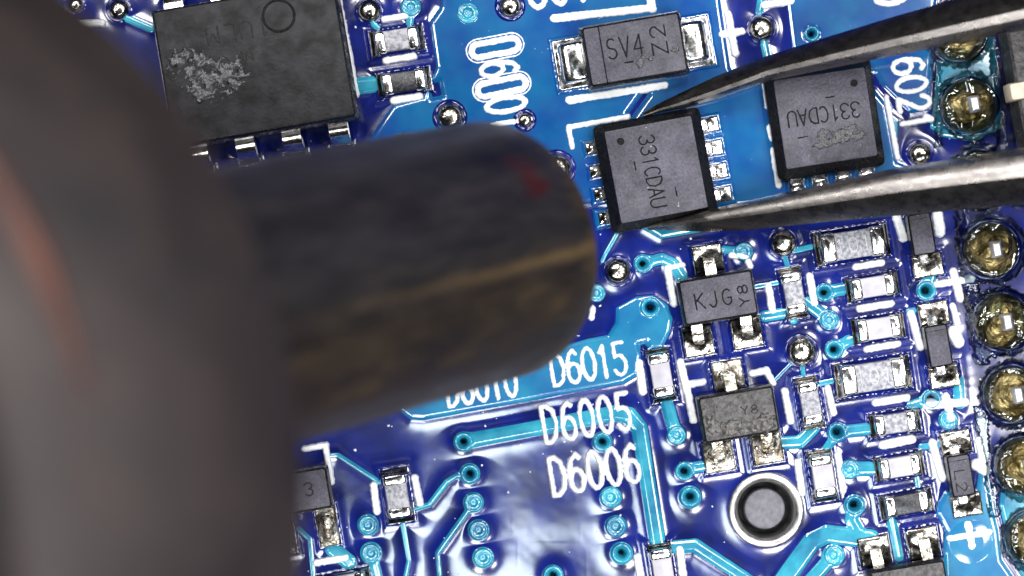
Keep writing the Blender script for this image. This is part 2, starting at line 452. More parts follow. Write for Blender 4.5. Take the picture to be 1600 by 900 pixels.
# stroke font: polylines in a 0..1 box, y up
def arc(cx, cy, rx, ry, a0, a1, n=12):
    return [(cx + rx * math.cos(rad(a0 + (a1 - a0) * k / n)), cy + ry * math.sin(rad(a0 + (a1 - a0) * k / n))) for k in range(n + 1)]
FONT = {
 '0': [arc(.5, .5, .5, .5, 0, 360, 18)],
 '1': [[(.2, .8), (.5, 1), (.5, 0)]],
 '2': [arc(.5, .72, .45, .28, 170, -20, 8) + [(.05, 0), (.95, 0)]],
 '3': [arc(.45, .75, .45, .25, 160, -80, 8), arc(.45, .26, .5, .26, 85, -160, 9)],
 '4': [[(.75, 0), (.75, 1), (0, .3), (1, .3)]],
 '5': [[(.9, 1), (.15, 1), (.1, .58)] + arc(.45, .31, .5, .31, 110, -150, 10)],
 '6': [arc(.5, .3, .48, .3, 0, 360, 14), [(.02, .3), (.05, .6), (.25, .88), (.62, 1), (.85, .9)]],
 '7': [[(0, 1), (1, 1), (.35, 0)]],
 '8': [arc(.5, .74, .4, .26, 0, 360, 12), arc(.5, .25, .48, .25, 0, 360, 12)],
 'A': [[(0, 0), (.5, 1), (1, 0)], [(.18, .35), (.82, .35)]],
 'C': [arc(.55, .5, .52, .5, 50, 310, 12)],
 'D': [[(0, 0), (0, 1), (.4, 1), (.82, .85), (1, .5), (.82, .15), (.4, 0), (0, 0)]],
 'G': [arc(.55, .5, .52, .5, 50, 320, 12) + [(.98, .45), (.6, .45)]],
 'J': [[(.8, 1), (.8, .25), (.6, .02), (.3, 0), (.05, .2)]],
 'K': [[(0, 0), (0, 1)], [(.9, 1), (0, .45)], [(.25, .6), (1, 0)]],
 'L': [[(0, 1), (0, 0), (.9, 0)]],
 'M': [[(0, 0), (0, 1), (.5, .4), (1, 1), (1, 0)]],
 'S': [arc(.5, .75, .45, .25, 40, 260, 9) + arc(.5, .25, .48, .25, 80, -150, 9)],
 'U': [[(0, 1), (0, .3)] + arc(.5, .3, .5, .3, 180, 360, 8) + [(1, 1)]],
 'V': [[(0, 1), (.5, 0), (1, 1)]],
 'Y': [[(0, 1), (.5, .5), (1, 1)], [(.5, .5), (.5, 0)]],
 'Z': [[(0, 1), (1, 1), (0, 0), (1, 0)]],
 '-': [[(.1, .5), (.9, .5)]],
}
def text_prims(s, org, ang, cw, ch, pitch, w, local=False):
    """org = lower-left corner of the first letter; ang counter-clockwise degrees"""
    ca, sa = math.cos(rad(ang)), math.sin(rad(ang))
    sg = 1 if local else -1
    out = []
    for k, c in enumerate(s):
        if c == ' ': continue
        for st in FONT[c]:
            pts = []
            for x, y in st:
                u = k * pitch + x * cw; v = y * ch
                pts.append((org[0] + u * ca - v * sa, org[1] + sg * (u * sa + v * ca)))
            out.append(('l', pts, w))
    return out

BA = 9.6     # the board is turned about ten degrees in the picture
def rect(cx, cy, w, h, ang=BA):
    ca, sa = math.cos(rad(ang)), math.sin(rad(ang))
    return ('p', [(cx + x * ca - y * sa, cy - (x * sa + y * ca)) for x, y in ((-w/2, -h/2), (w/2, -h/2), (w/2, h/2), (-w/2, h/2))])

# ------------------------------------------------------------------ the board
# vias: (x, y, outer radius, bore radius or 0 for a filled one)
VIAS = [
 (724, 690, 15, 8), (734, 740, 15, 8), (740, 785, 15, 0), (748, 828, 15, 0), (755, 871, 15, 0),
 (575, 820, 15, 0), (580, 864, 15, 0), (941, 690, 15, 7.5), (954, 777, 16, 0), (962, 822, 16, 0), (971, 864, 16, 8),
 (864, 899, 16, 8), (1004, 412, 14, 8), (1016, 480, 16, 9), (1162, 393, 15, 0), (1057, 680, 15, 0),
 (1069, 736, 15, 8.5), (1078, 776, 16, 8.5), (1288, 457, 14, 8), (1295, 500, 14, 0), (1303, 546, 15, 8),
 (1447, 454, 15, 9), (1308, 675, 15, 9), (1455, 624, 15, 9), (1482, 656, 15, 0), (1327, 733, 15, 0),
 (1335, 789, 15, 9), (1302, 867, 15, 0), (1268, 53, 12, 7), (731, 21, 17, 0), (642, 11, 15, 0), (1497, 880, 0, 0),
 (512, 915, 15, 0), (690, 915, 15, 8), (932, 458, 14, 0),
]
VIAS = [v for v in VIAS if v[2] > 0]
PEG = (1197, 797, 52)

def build_board():
    X0, X1, Y0, Y1 = -700, 2300, -500, 1400
    pts = [(X0, Y0), (X1, Y0), (X1, Y1), (X0, Y1)]; edges = [(0, 1), (1, 2), (2, 3), (3, 0)]
    holes = [(x, y, b + 1.2, 14) for x, y, r, b in VIAS if b > 0] + [(PEG[0], PEG[1], PEG[2], 48)]
    for x, y, r, n in holes:
        s = len(pts)
        for k in range(n):
            a = 2 * math.pi * k / n
            pts.append((x + r * math.cos(a), y + r * math.sin(a))); edges.append((s + k, s + (k + 1) % n))
    vs, es, fs, *_ = geometry.delaunay_2d_cdt([Vector(p) for p in pts], edges, [], 1, 1e-4)
    F = []
    for f in fs:
        c = sum((vs[i] for i in f), Vector((0, 0))) / len(f)
        if any((c.x - x) ** 2 + (c.y - y) ** 2 < (r * 0.98) ** 2 for x, y, r, n in holes): continue
        F.append(f)
    V = [(v.x - CX, CY - v.y, -1.6) for v in vs]
    n0 = len(V)
    V2 = V + [(x, y, -92.0) for x, y, z in V]
    F2 = []
    for f in F:
        f = list(f)
        a, b, c = (Vector(V[i]) for i in f[:3])
        if (b - a).cross(c - a).z < 0: f.reverse()
        F2.append(tuple(f)); F2.append(tuple(i + n0 for i in reversed(f)))
    # side walls of the outline and the bores
    cnt = {}
    for f in F2[::2]:
        for i in range(len(f)):
            cnt[(f[i], f[(i + 1) % len(f)])] = 1
    for (i, j) in list(cnt):
        if (j, i) not in cnt:
            F2.append((j, i, i + n0, j + n0))
    me = mesh_py('circuit_board', V2, F2)
    o = link('circuit_board', me, M['mask'])
    tag(o, 'dark blue printed circuit board under the microscope', 'circuit board', kind='structure')
    return o
board = build_board()

FIELD = [[('c', PEG[0], PEG[1], PEG[2] + 5)]]          # every raised outline the mask flows up to
via_cuts = [('c', x, y, 9.5 if b == 0 else b + 1.5) for x, y, r, b in VIAS]
def copper(prims, mat='copper_teal', H=4.2, wb=9.0, step=1.6, cuts=(), name='copper_trace'):
    x0, y0, x1, y1 = pr_bounds(prims)
    vc = [c for c in via_cuts if x0 - 20 < c[1] < x1 + 20 and y0 - 20 < c[2] < y1 + 20]
    FIELD.append(prims)
    wmax = max([p[2] for p in prims if p[0] == 'l'] + [99 if p[0] in 'pc' else 0 for p in prims])
    if wmax < 14: H, wb, step = 2.6, 5.0, 1.2
    return relief(name, prims, M[mat], H, wb, 0, step, list(cuts) + vc + [('c', PEG[0], PEG[1], PEG[2] + 6)], parent=board, grow=2.0)

# copper pours
copper([('p', [(692, -70), (688, 10), (671, 35), (681, 105), (672, 126), (660, 151), (615, 163), (573, 223), (540, 275), (520, 420), (600, 470),
               (800, 420), (885, 322), (935, 316), (1040, 332), (1180, 318), (1212, 308), (1300, 292), (1432, 264), (1402, 252), (1386, 162), (1368, 140),
               (1300, 150), (1215, 118), (1150, 122), (1141, 104), (1126, 2), (1122, -70)])],
       'copper', step=2.0, cuts=[('l', [(984, 181), (1009, 146)], 10), ('p', [(671, 130), (687, 126), (692, 150), (674, 154)])], name='copper_pour')
copper([('p', [(1226, -80), (1229, 8), (1239, 92), (1268, 122), (1366, 118), (1378, 138), (1420, 178), (1452, 172), (1460, 60), (1470, -80)])], 'copper', step=2.0, name='copper_pour')
copper([('p', [(994, 462), (1021, 460), (1043, 475), (1052, 498), (1048, 520), (1036, 545), (1014, 548), (1003, 552), (998, 586), (976, 599), (800, 633), (664, 657),
               (642, 656), (622, 640), (570, 560), (700, 480), (860, 545), (919, 528), (949, 522), (960, 504), (961, 480)])],
       'copper_cyan', step=1.8, cuts=[('p', [(998, 538), (1010, 535), (1013, 547), (1001, 550)])], name='copper_pour')
copper([('o', 1016, 500, 32, 5)], 'copper', H=7, wb=4)
copper([('p', [(1476, 765), (1466, 783), (1462, 802), (1470, 815), (1477, 829), (1473, 863), (1478, 1000), (1640, 1000), (1588, 905), (1566, 873), (1561, 829), (1552, 793),
               (1543, 735), (1528, 735), (1522, 782)])], 'copper_cyan', step=1.8, name='copper_pour')  # pale glare on this pour is partly put into its colour
copper([('p', [(1568, 700), (1700, 690), (1720, 1000), (1650, 1000), (1596, 902), (1574, 870), (1569, 828), (1560, 790)])], 'copper_teal', step=2, name='copper_pour')
copper([('p', [(1452, 200), (1468, 70), (1500, 5), (1545, 5), (1556, 80), (1566, 200), (1520, 222), (1470, 214)])], 'copper_teal', step=2, name='copper_pour')
# traces: (points, width)
TR = [
 [('l', [(724, 690), (960, 646), (983, 649), (999, 668), (1028, 852)], 26), ('c', 724, 690, 16)],
 [('l', [(734, 740), (712, 744), (698, 753), (671, 788), (646, 796)], 9), ('c', 734, 740, 17)],
 [('l', [(740, 785), (724, 808), (684, 864), (688, 910)], 10), ('c', 740, 785, 17)],
 [('c', 748, 828, 18)], [('c', 755, 871, 18)], [('c', 575, 820, 17)], [('c', 941, 690, 17)], [('c', 954, 777, 18)], [('c', 962, 822, 18)],
 [('c', 971, 864, 19)], [('c', 864, 899, 18)], [('c', 1078, 776, 19)], [('c', 642, 11, 17), ('l', [(642, 11), (640, 45)], 14)], [('c', 1268, 53, 14)],
 [('c', 580, 864, 18), ('l', [(580, 864), (592, 915)], 20)],
 [('l', [(512, 712), (528, 711), (594, 754)], 8)],
 [('l', [(629, 815), (639, 876), (632, 910)], 9)],
 [('l', [(466, 826), (484, 842), (490, 910)], 9)],
 [('l', [(520, 858), (545, 878)], 26)],
 [('l', [(1004, 412), (1034, 404), (1051, 412), (1064, 432)], 19), ('c', 1004, 412, 16)],
 [('l', [(941, 408), (946, 397), (964, 366)], 8)],
 [('l', [(1010, 352), (1034, 366), (1110, 352)], 16)],
 [('c', 1162, 393, 16), ('l', [(1162, 393), (1130, 390)], 15)],
 [('c', 1057, 680, 16), ('l', [(1057, 680), (1049, 655), (1040, 622)], 22)],
 [('c', 1069, 736, 16), ('l', [(1072, 733), (1105, 727)], 20)],
 [('c', 1288, 457, 16), ('l', [(1292, 456), (1325, 450)], 22)],
 [('c', 1295, 500, 17), ('l', [(1295, 500), (1258, 472)], 22)],
 [('c', 1303, 546, 17), ('l', [(1303, 546), (1325, 533), (1350, 528)], 20)],
 [('c', 1447, 454, 17), ('l', [(1448, 448), (1454, 425)], 24)],
 [('l', [(1252, 560), (1257, 600)], 11)],
 [('l', [(1195, 494), (1230, 488)], 20)], [('l', [(1180, 448), (1225, 440)], 10)],
 [('c', 1308, 675, 17), ('l', [(1308, 675), (1365, 669)], 22), ('l', [(1308, 676), (1292, 700)], 16)],
 [('l', [(1215, 692), (1250, 690), (1272, 668)], 22)],
 [('l', [(1205, 600), (1232, 572), (1246, 558)], 8)],
 [('c', 1455, 624, 17), ('l', [(1455, 624), (1424, 634)], 18)],
 [('c', 1482, 656, 17)], [('l', [(1497, 595), (1499, 630)], 20)],
 [('c', 1327, 733, 16), ('l', [(1330, 733), (1370, 732)], 24)],
 [('c', 1335, 789, 18), ('l', [(1335, 789), (1330, 812), (1345, 838)], 22), ('l', [(1360, 843), (1292, 834), (1268, 846), (1222, 910)], 32)],
 [('c', 1302, 867, 19), ('l', [(1302, 867), (1262, 912)], 24)],
 [('l', [(1040, 856), (1086, 852), (1175, 910)], 22)],
 [('l', [(1392, 808), (1404, 870)], 16)], [('l', [(1432, 742), (1436, 770)], 10)],
 [('l', [(556, 135), (600, 130)], 26)], [('l', [(577, 30), (590, 44)], 10)],
 [('l', [(190, 25), (236, 45)], 12)], [('l', [(1192, -20), (1186, 20)], 14)], [('l', [(1192, 60), (1200, 100)], 14)],
 [('l', [(1224, 395), (1232, 420)], 11)], [('l', [(1240, 500), (1236, 490)], 16)],
 [('l', [(1420, 486), (1448, 482)], 10)], [('l', [(1440, 698), (1478, 694)], 12)],
 [('l', [(1240, 392), (1275, 384)], 11)], [('l', [(1278, 600), (1306, 594)], 11)],
 [('l', [(1398, 262), (1400, 190), (1372, 168)], 7)],
]
for t in TR: copper(t)

# vias
for x, y, r, b in VIAS:
    if b > 0:
        prof = [(r, -1), (r, 3), (r - 1, 6.2), (r - 2.6, 7.4), (r - 4, 6.4), (b + 1.4, 5.6), (b, 4), (b, -10), (b - .6, -40), (0.01, -41)]
    else:
        prof = [(r, -1), (r, 3), (r - 1, 6.2), (r - 2.6, 7.4), (r - 4.4, 5.6), (r - 6, 5.0), (r - 7, 6.2), (r - 8.4, 5.6), (r - 10, 2.2), (2.4, 2.0), (0.01, 3.4)]
    V, F = lathe(prof, 24, (x - CX, CY - y))
    o = link('via', mesh_py('via', V, F), M['copper_teal'], board, smooth=180)
    if b > 0:
        V, F = lathe([(b - .3, -7), (b - .3, -80), (0.01, -80)], 14, (x - CX, CY - y))
        link('bore', mesh_py('bore', V, F), M['hole'], o, smooth=40)

# silkscreen: single strokes
SILK = [
 ([(866, 29), (1018, 13)], 11), ([(1019, 14), (1015, -10)], 12), ([(889, 157), (1038, 133)], 10), ([(894, 230), (888, 199), (980, 183)], 6),
 ([(1137, 22), (1149, 84)], 8), ([(1128, 54), (1159, 49)], 8), ([(525, -12), (556, 147)], 9), ([(600, 31), (634, 25)], 7), ([(603, 95), (646, 88)], 8),
 ([(615, 157), (655, 151)], 9), ([(1194, 8), (1236, 2)], 8), ([(1043, 422), (1053, 474)], 8), ([(1066, 414), (1042, 419)], 6), ([(1200, 446), (1207, 485)], 8),
 ([(1143, 399), (1166, 402), (1171, 416)], 7), ([(1337, 417), (1377, 410)], 8), ([(1343, 482), (1392, 474)], 8), ([(1354, 545), (1402, 537)], 8),
 ([(1265, 432), (1272, 473)], 9), ([(1400, 336), (1411, 371)], 11), ([(1423, 490), (1438, 542)], 9), ([(1463, 444), (1518, 435)], 8), ([(1489, 424), (1500, 466)], 9),
 ([(1464, 336), (1468, 362)], 14), ([(1490, 519), (1497, 534)], 16), ([(1488, 478), (1496, 505)], 7), ([(1368, 629), (1416, 621)], 9), ([(1379, 695), (1424, 686)], 11), ([(1293, 606), (1302, 645)], 7),
 ([(1457, 692), (1472, 746)], 10), ([(1309, 711), (1317, 766)], 8), ([(1246, 722), (1253, 770)], 8), ([(1448, 634), (1508, 628)], 10), ([(1477, 620), (1486, 653)], 10),
 ([(1525, 726), (1538, 734)], 15), ([(1529, 688), (1536, 720)], 10), ([(1063, 566), (1084, 656)], 9), ([(1075, 601), (1098, 597)], 8), ([(1175, 584), (1197, 579), (1207, 598)], 8),
 ([(1226, 611), (1235, 658)], 8), ([(998, 567), (1004, 611)], 10), ([(1484, 841), (1545, 831)], 8), ([(1512, 819), (1518, 853)], 10), ([(996, 870), (1002, 910)], 9),
 ([(1062, 858), (1068, 910)], 9), ([(476, 701), (509, 695), (518, 753)], 6), ([(584, 758), (589, 799)], 8), ([(648, 746), (656, 786)], 8), ([(494, 879), (540, 871)], 8),
 ([(1196, 132), (1200, 165)], 10), ([(1204, 200), (1208, 215)], 12), ([(1208, 235), (1216, 290)], 8), ([(1384, 152), (1388, 170), (1402, 246)], 6),
 ([(118, 38), (160, 36)], 8), ([(926, 482), (924, 496)], 6),
]
for k, (p, w) in enumerate(SILK):
    relief('silkscreen_line', [('l', p, w)], M['silk'], 0.9, 1.5, 5.4 + 0.17 * (k % 6), 1.2, grow=0.7, rough=1.1, parent=board, skirt=5, seed=k)
# silkscreen lettering
TXT = [
 ('D6005', (854, 692), BA, 20, 57, 29.0, 5.6), ('D6006', (866, 774), BA, 21, 58, 29.2, 5.6), ('D6015', (866, 603), BA, 19, 50, 24.5, 5.5), ('D6010', (702, 635), BA, 17, 44, 23, 6),
 ('6', (750, 102), BA - 90, 21, 58, 29.5, 7.0), ('0', (758, 158), BA - 90, 22, 62, 29.5, 8.0), ('1', (768, 186), BA - 90, 20, 60, 29.5, 8.0), ('6021', (1393, 96), BA - 90, 22, 48, 29.5, 7.0), ('6010', (830, 14), BA, 24, 52, 35, 8.0), ('0', (1366, -14), BA - 90, 24, 48, 30, 9),
]
for k, a in enumerate(TXT):
    o = relief('silkscreen_text', text_prims(*a), M['silk'], 0.9, 1.5, 5.35 + 0.19 * (k % 5), 1.1, rough=1.1, parent=board, skirt=5, seed=40 + k, smooth_k=0)
    o['label'] = 'white %s lettering printed on the blue board' % a[0]
# white-outlined lozenge pads behind the turned lettering
for (p, q, w) in (((747, 80), (800, 70), 30), ((757, 141), (811, 130), 30)):
    o = relief('silkscreen_text', [('l', [p, q], w)], M['silk'], 0.9, 1.5, 5.4, 1.1, cuts=[('l', [p, q], w - 19)], rough=1.2, parent=board, skirt=5)
    relief('silkscreen_line', [('l', [p, q], w + 9)], M['silk'], 1.2, 1.5, 4.4, 1.2, cuts=[('l', [p, q], w + 4)], rough=0.7, parent=board, skirt=5)

# round solder dots on test points
DOTS = [(577, 17, 18), (186, 15, 16), (703, 183, 21), (632, 226, 19), (870, 264, 24), (965, 424, 20), (1223, 380, 21), (1190, 45, 20), (1437, 241, 18), (1252, 549, 23), (797, 10, 18), (820, 188, 12), (118, 8, 12)]
for k, (x, y, r) in enumerate(DOTS):
    FIELD.append([('c', x, y, r + 5)])
    relief('solder_mask_edge', [('o', x, y, r + 2, 10)], M['mask_gloss'], 2.6, 5, 4.0 if 640 < x < 1130 and y < 300 else 0.0, 1.2, parent=board, skirt=5)
    prof = [(r, -1), (r, 2), (r * .97, r * .30), (r * .88, r * .52), (r * .72, r * .70), (r * .5, r * .82), (r * .25, r * .88), (0.01, r * .9)]
    V, F = lathe(prof, 28, (x - CX, CY - y))
    link('solder_dot', mesh_py('solder_dot', V, F), M['solder'], board, smooth=180)

# the fiducial disc under the white cross
relief('fiducial_disc', [('c', 1516, 846, 36)], M['copper_cyan'], 1.4, 16, 4.0, 1.6, parent=board, skirt=4)

# clear flux and varnish pooled round the pin joints
PINS = [(1499, 52), (1516, 165), (1533, 278), (1550, 390), (1567, 503), (1584, 616), (1601, 729), (1618, 842)]
def flux_z(X, Y, d):
    n = fbm(X, Y, 40, 77, 2)
    z = (n - 0.32) * 30 * np.clip(d / 10, 0, 1)
    for x, y in PINS:                                     # the varnish climbs each joint
        p = W(x, y, 20) / S; r_ = np.hypot(X - p.x - CX, Y - CY + p.y)
        z = z + 15 * np.exp(-np.clip(r_ - 42, 0, 99) / 6.5)
    return z
fl = [('c', x, y, 55) for x, y in PINS] + [('l', [(1562, 20), (1590, 300)], 50), ('l', [(1504, 330), (1520, 470), (1534, 560)], 26), ('l', [(1530, 640), (1552, 800)], 18), ('l', [(1462, 60), (1466, 225)], 14)]
o = relief('flux_residue', fl, M['flux'], 6.0, 15, 4.5, 1.8, parent=board, skirt=5, rough=5, fz=flux_z)
o['kind'] = 'stuff'

# specks of dust and lint on the varnish
V = []; F = []; rng = random.Random(11)
for k in range(260):
    x, y = rng.uniform(470, 1600), rng.uniform(0, 900); r_ = rng.choice((1.0, 1.3, 1.6, 2.4)); n0 = len(V); a0 = rng.uniform(0, 6)
    zb = 5.5
    for i in range(6):
        a = a0 + i * math.pi / 3; q_ = r_ * rng.uniform(.6, 1.3)
        V.append((x - CX + q_ * math.cos(a), CY - y + q_ * math.sin(a), 0))
    V.append((x - CX, CY - y, zb)); F += [(n0 + i, n0 + (i + 1) % 6, n0 + 6) for i in range(6)]
link('dust_specks', mesh_py('dust_specks', V, F), M['silk'], board, smooth=180)['kind'] = 'stuff'

# ------------------------------------------------------------------ components
def thing(name, cx, cy, ang, h, label, cat, group=None):
    e = bpy.data.objects.new(name, None); col.objects.link(e)
    e.empty_display_size = 20 * S
    p = W(cx, cy, h)
    e.location = (p.x, p.y, 0); e.rotation_euler = (0, 0, rad(ang))
    tag(e, label, cat, group)
    return e

def part(name, VF, mat, parent, smooth=35):
    return link(name, mesh_py(name, *VF), M[mat] if isinstance(mat, str) else mat, parent, smooth)

def rim(t, rects, z0=0.0, mat='mask'):
    """raised edge of the solder mask round a part's pads (rects in local x/y), belongs to the board"""
    ang = t.rotation_euler.z; ca, sa = math.cos(ang), math.sin(ang)
    ox = t.location.x / S + CX; oy = CY - t.location.y / S
    out = []; inn = []
    for (x, y, w, h) in rects:
        for lst, g in ((out, 5.0), (inn, -2)):
            pts = []
            for sx, sy in ((-1, -1), (1, -1), (1, 1), (-1, 1)):
                u = x + sx * (w / 2 + g); v = y + sy * (h / 2 + g)
                pts.append((ox + u * ca - v * sa, oy - (u * sa + v * ca)))
            lst.append(('p', pts))
    if z0 < 1: FIELD.append(out)
    relief('solder_mask_edge', out, M['copper' if z0 > 1 else 'mask_gloss'], 2.9, 5.5, z0 if z0 < 1 else 3.6, 1.3, smooth_k=0, rough=0.8, parent=board, skirt=3, cuts=inn if False else ())

def pad_field(cx, cy, w, h, zf, step=2.0, seed=0, r=3.0):
    """solder on a pad: height function zf(u, v) with u, v in -1..1, rounded off at the pad's edge"""
    nx = max(8, int(w / step)); ny = max(8, int(h / step))
    xs = np.linspace(-w / 2, w / 2, nx); ys = np.linspace(-h / 2, h / 2, ny)
    X, Y = np.meshgrid(xs, ys)
    e = np.minimum(w / 2 - np.abs(X), h / 2 - np.abs(Y))
    t = np.clip(e / r, 0, 1)
    Z = zf(X / (w / 2), Y / (h / 2)) * np.sqrt(np.clip(1 - (1 - t) ** 2, 0, 1)) + 5.5 * np.sqrt(np.clip(1 - (1 - np.clip(e / 2, 0, 1)) ** 2, 0, 1))
    Z = Z + (fbm(X + seed * 53, Y, 13, seed, 2) - 0.5) * 1.4 * t
    Z = np.where(e <= 0.01, -1, Z)
    idx = np.arange(nx * ny).reshape(ny, nx)
    F = np.stack([idx[:-1, :-1].ravel(), idx[:-1, 1:].ravel(), idx[1:, 1:].ravel(), idx[1:, :-1].ravel()], 1)
    V = np.stack([X.ravel() + cx, Y.ravel() + cy, Z.ravel()], 1)
    return mesh_np('solder_pad', V, F)

SEED = [0]
def pad(parent, cx, cy, w, h, zf, mat='solder', name='solder_pad'):
    SEED[0] += 1
    return link(name, pad_field(cx, cy, w, h, zf, seed=SEED[0]), M[mat], parent, smooth=180)

def smd(name, label, cat, cx, cy, vert, L, Wd, h, body, group=None, clen=0.80, term=0.2, print_=None):
    ang = BA + (90 if vert else 0) + random.uniform(-1.2, 1.2)
    t = thing(name, cx, cy, ang, h * 0.5, label, cat, group)
    hl = L * clen / 2; hw = Wd * 0.41; tl = L * term / 2
    z0 = 7.0
    # middle body
    part('body', loft([(hl - tl, hw - 1.2, 1.5, z0), (hl - tl, hw - 1.0, 1.5, h - 2), (hl - tl, hw - 2.2, 1.5, h - .4), (hl - tl, hw - 3.5, 1.2, h)], 2), body, t)
    for sx in (-1, 1):
        ox = sx * (hl - tl)
        term_o = part('terminal', loft([(tl, hw - .6, 3, 2, ox, 0), (tl + .8, hw + .6, 3.4, 6, ox, 0), (tl + .8, hw + .6, 4.5, h - 5, ox, 0), (tl - .6, hw - .8, 4.5, h - .6, ox, 0), (tl - 2.6, hw - 3.2, 3.5, h + 1.2, ox, 0)], 3), 'tin', t, 50)
        w = L / 2 - hl + 6
        def zf(u, v, sx=sx):
            k = np.clip((1 - sx * u) / 2, 0, 1)            # 1 at the terminal, 0 at the pad's outer end
            return 1.5 + (h * 0.75) * k ** 2.2
        pad(term_o, sx * (hl - 6 + w / 2), 0, w, Wd, zf, 'solder', 'solder_fillet')
    if print_:
        cw = Wd * 0.24; ch = Wd * 0.42; pt = cw * 1.55
        relief('marking', text_prims(print_, (-(len(print_) * pt - .5 * cw) / 2, -ch / 2), 0, cw, ch, pt, 1.9, True), M['pale_print'], 0.5, 0.8, h, 0.9, parent=t, image=False, skirt=1)
    rim(t, [(0, 0, L, Wd)])
    return t

RG = 'small chip components soldered to the board'
smd('chip_resistor', 'large grey chip resistor printed 101 beside the lower tweezer arm', 'resistor', 1332, 382, 0, 120, 55, 27, 'grey', RG, 0.84, 0.2, '101')
smd('chip_resistor', 'large grey chip resistor printed 101 beside the scratched diode, clear of the tweezers', 'resistor', 1365, 588, 0, 122, 56, 27, 'grey', RG, 0.84, 0.2, '101')
smd('chip_capacitor', 'small pale chip capacitor next to the large resistor at the tweezer arm', 'capacitor', 1364, 448, 0, 86, 40, 22, 'pale', RG)
smd('chip_capacitor', 'small pale chip capacitor next to the large resistor clear of the tweezers', 'capacitor', 1373, 513, 0, 86, 42, 22, 'pale', RG)
smd('chip_resistor', 'small speckled grey chip resistor beside a double white plus mark', 'resistor', 1399, 661, 0, 82, 39, 20, 'grey', RG)
smd('chip_capacitor', 'small pale chip capacitor between a speckled resistor and a black resistor', 'capacitor', 1406, 729, 0, 80, 40, 22, 'pale', RG)
smd('chip_resistor', 'small black chip resistor beside two big transistor leads', 'resistor', 1417, 787, 0, 86, 40, 20, 'black', RG)
smd('chip_resistor', 'small speckled grey chip resistor standing crosswise beside the KJG transistor', 'resistor', 1240, 458, 1, 82, 38, 20, 'grey', RG)
smd('chip_resistor', 'small speckled grey chip resistor standing crosswise beside the scorched transistor', 'resistor', 1266, 630, 1, 84, 38, 20, 'grey', RG)
smd('chip_capacitor', 'small pale chip capacitor beside the round grey peg', 'capacitor', 1286, 744, 1, 82, 42, 22, 'pale', RG)
smd('chip_capacitor', 'small pale chip capacitor beside the D6015 lettering', 'capacitor', 1033, 586, 1, 86, 40, 22, 'pale', RG)
smd('chip_capacitor', 'small pale chip capacitor at the end of the wide teal trace below D6006', 'capacitor', 1036, 891, 1, 86, 40, 22, 'pale', RG)
smd('chip_resistor', 'small grey chip resistor between two white bars near the large power chip', 'resistor', 620, 63, 0, 86, 42, 20, 'grey', RG)
smd('chip_resistor', 'small black chip resistor near the large power chip', 'resistor', 631, 128, 0, 86, 40, 20, 'black', RG)
smd('chip_resistor', 'small grey chip resistor on thin traces near the hot air nozzle', 'resistor', 621, 775, 1, 86, 44, 20, 'grey', RG)
smd('chip_capacitor', 'tan ended chip capacitor near the hot air nozzle', 'capacitor', 538, 914, 0, 86, 42, 22, 'pale', RG)

def mould(hx, hy, h, z0=4, inset=8, par=0.45, r=4):
    """moulded package: widest at the parting line, drafted up and down, softly rounded top edge"""
    zp = z0 + (h - z0) * par
    return loft([(hx - inset * .45, hy - inset * .45, r, z0), (hx, hy, r, zp - 1), (hx, hy, r, zp + 1), (hx - inset + 1.6, hy - inset + 1.6, r, h - 3), (hx - inset, hy - inset, r, h - 1.2), (hx - inset - 1.6, hy - inset - 1.6, r * .8, h - .5)], 3)
def package(t, hx, hy, h, z0=4, inset=8, par=0.45, top='etched', flank='mould'):
    b = part('body', mould(hx, hy, h, z0, inset, par), flank, t)
    a, c = hx - inset - .8, hy - inset - .8
    part('top_face', loft([(a, c, 3, h - 2), (a, c, 3, h - .5), (a - 1.2, c - 1.2, 2.5, h)], 3), top, b)

def mark(t, prims, z, mat='ink', name='marking', rough=0.3, Hh=0.5):
    return relief(name, prims, M[mat], Hh, 0.8, z, 0.9, parent=t, image=False, skirt=0.8, rough=rough, smooth_k=1.0)

def lump(a, b, s=0.5, cu=0, cv=0):
    return lambda u, v: a + b * np.exp(-((u - cu) ** 2 + (v - cv) ** 2) / s)

def sot(name, label, cx, cy, w, hgt, h, pads, body='etched', solder='solder', text=None):
    t = thing(name, cx, cy, BA, h * 0.6, label, 'transistor', 'three-lead transistors on the board')
    package(t, w / 2, hgt / 2, h, 5, 4.5, 0.45, body)
    for (px_, py_, pw, ph) in pads:
        up = 1 if py_ > 0 else -1
        inner = py_ - up * ph / 2
        pad(t, px_, py_, pw, ph, lump(2.0, 14, 0.55, 0, -up * 0.4), solder)
        # gull-wing lead: shoulder out of the body, bend, foot on the pad
        y_in = up * (hgt / 2 - 4); y1 = inner + up * 8; y2 = inner + up * (ph * 0.62); lw = 10
        prof = [(y_in, h * .42, h * .56), (y1 - up * 1, h * .40, h * .54), (y1 + up * 7, h * .26, h * .44), (y1 + up * 11, 9, 22), (y2, 7, 16)]
        V = []; F = []
        for (y, zl, zh) in prof:
            V += [(px_ - lw, y, zl), (px_ + lw, y, zl), (px_ + lw - 1.5, y, zh), (px_ - lw + 1.5, y, zh)]
        for k in range(len(prof) - 1):
            for i in range(4):
                j = (i + 1) % 4; q = (k * 4 + i, k * 4 + j, k * 4 + 4 + j, k * 4 + 4 + i)
                F.append(q if up < 0 else q[::-1])
        q = (len(prof) - 1) * 4
        F.append((q, q + 1, q + 2, q + 3) if up > 0 else (q + 3, q + 2, q + 1, q))
        part('lead', (V, F), solder, t, 60)
    rim(t, pads)
    if text: mark(t, text, h)
    return t
P3 = [(-3, 62, 50, 46), (-39, -62, 50, 50), (38, -62, 50, 50)]
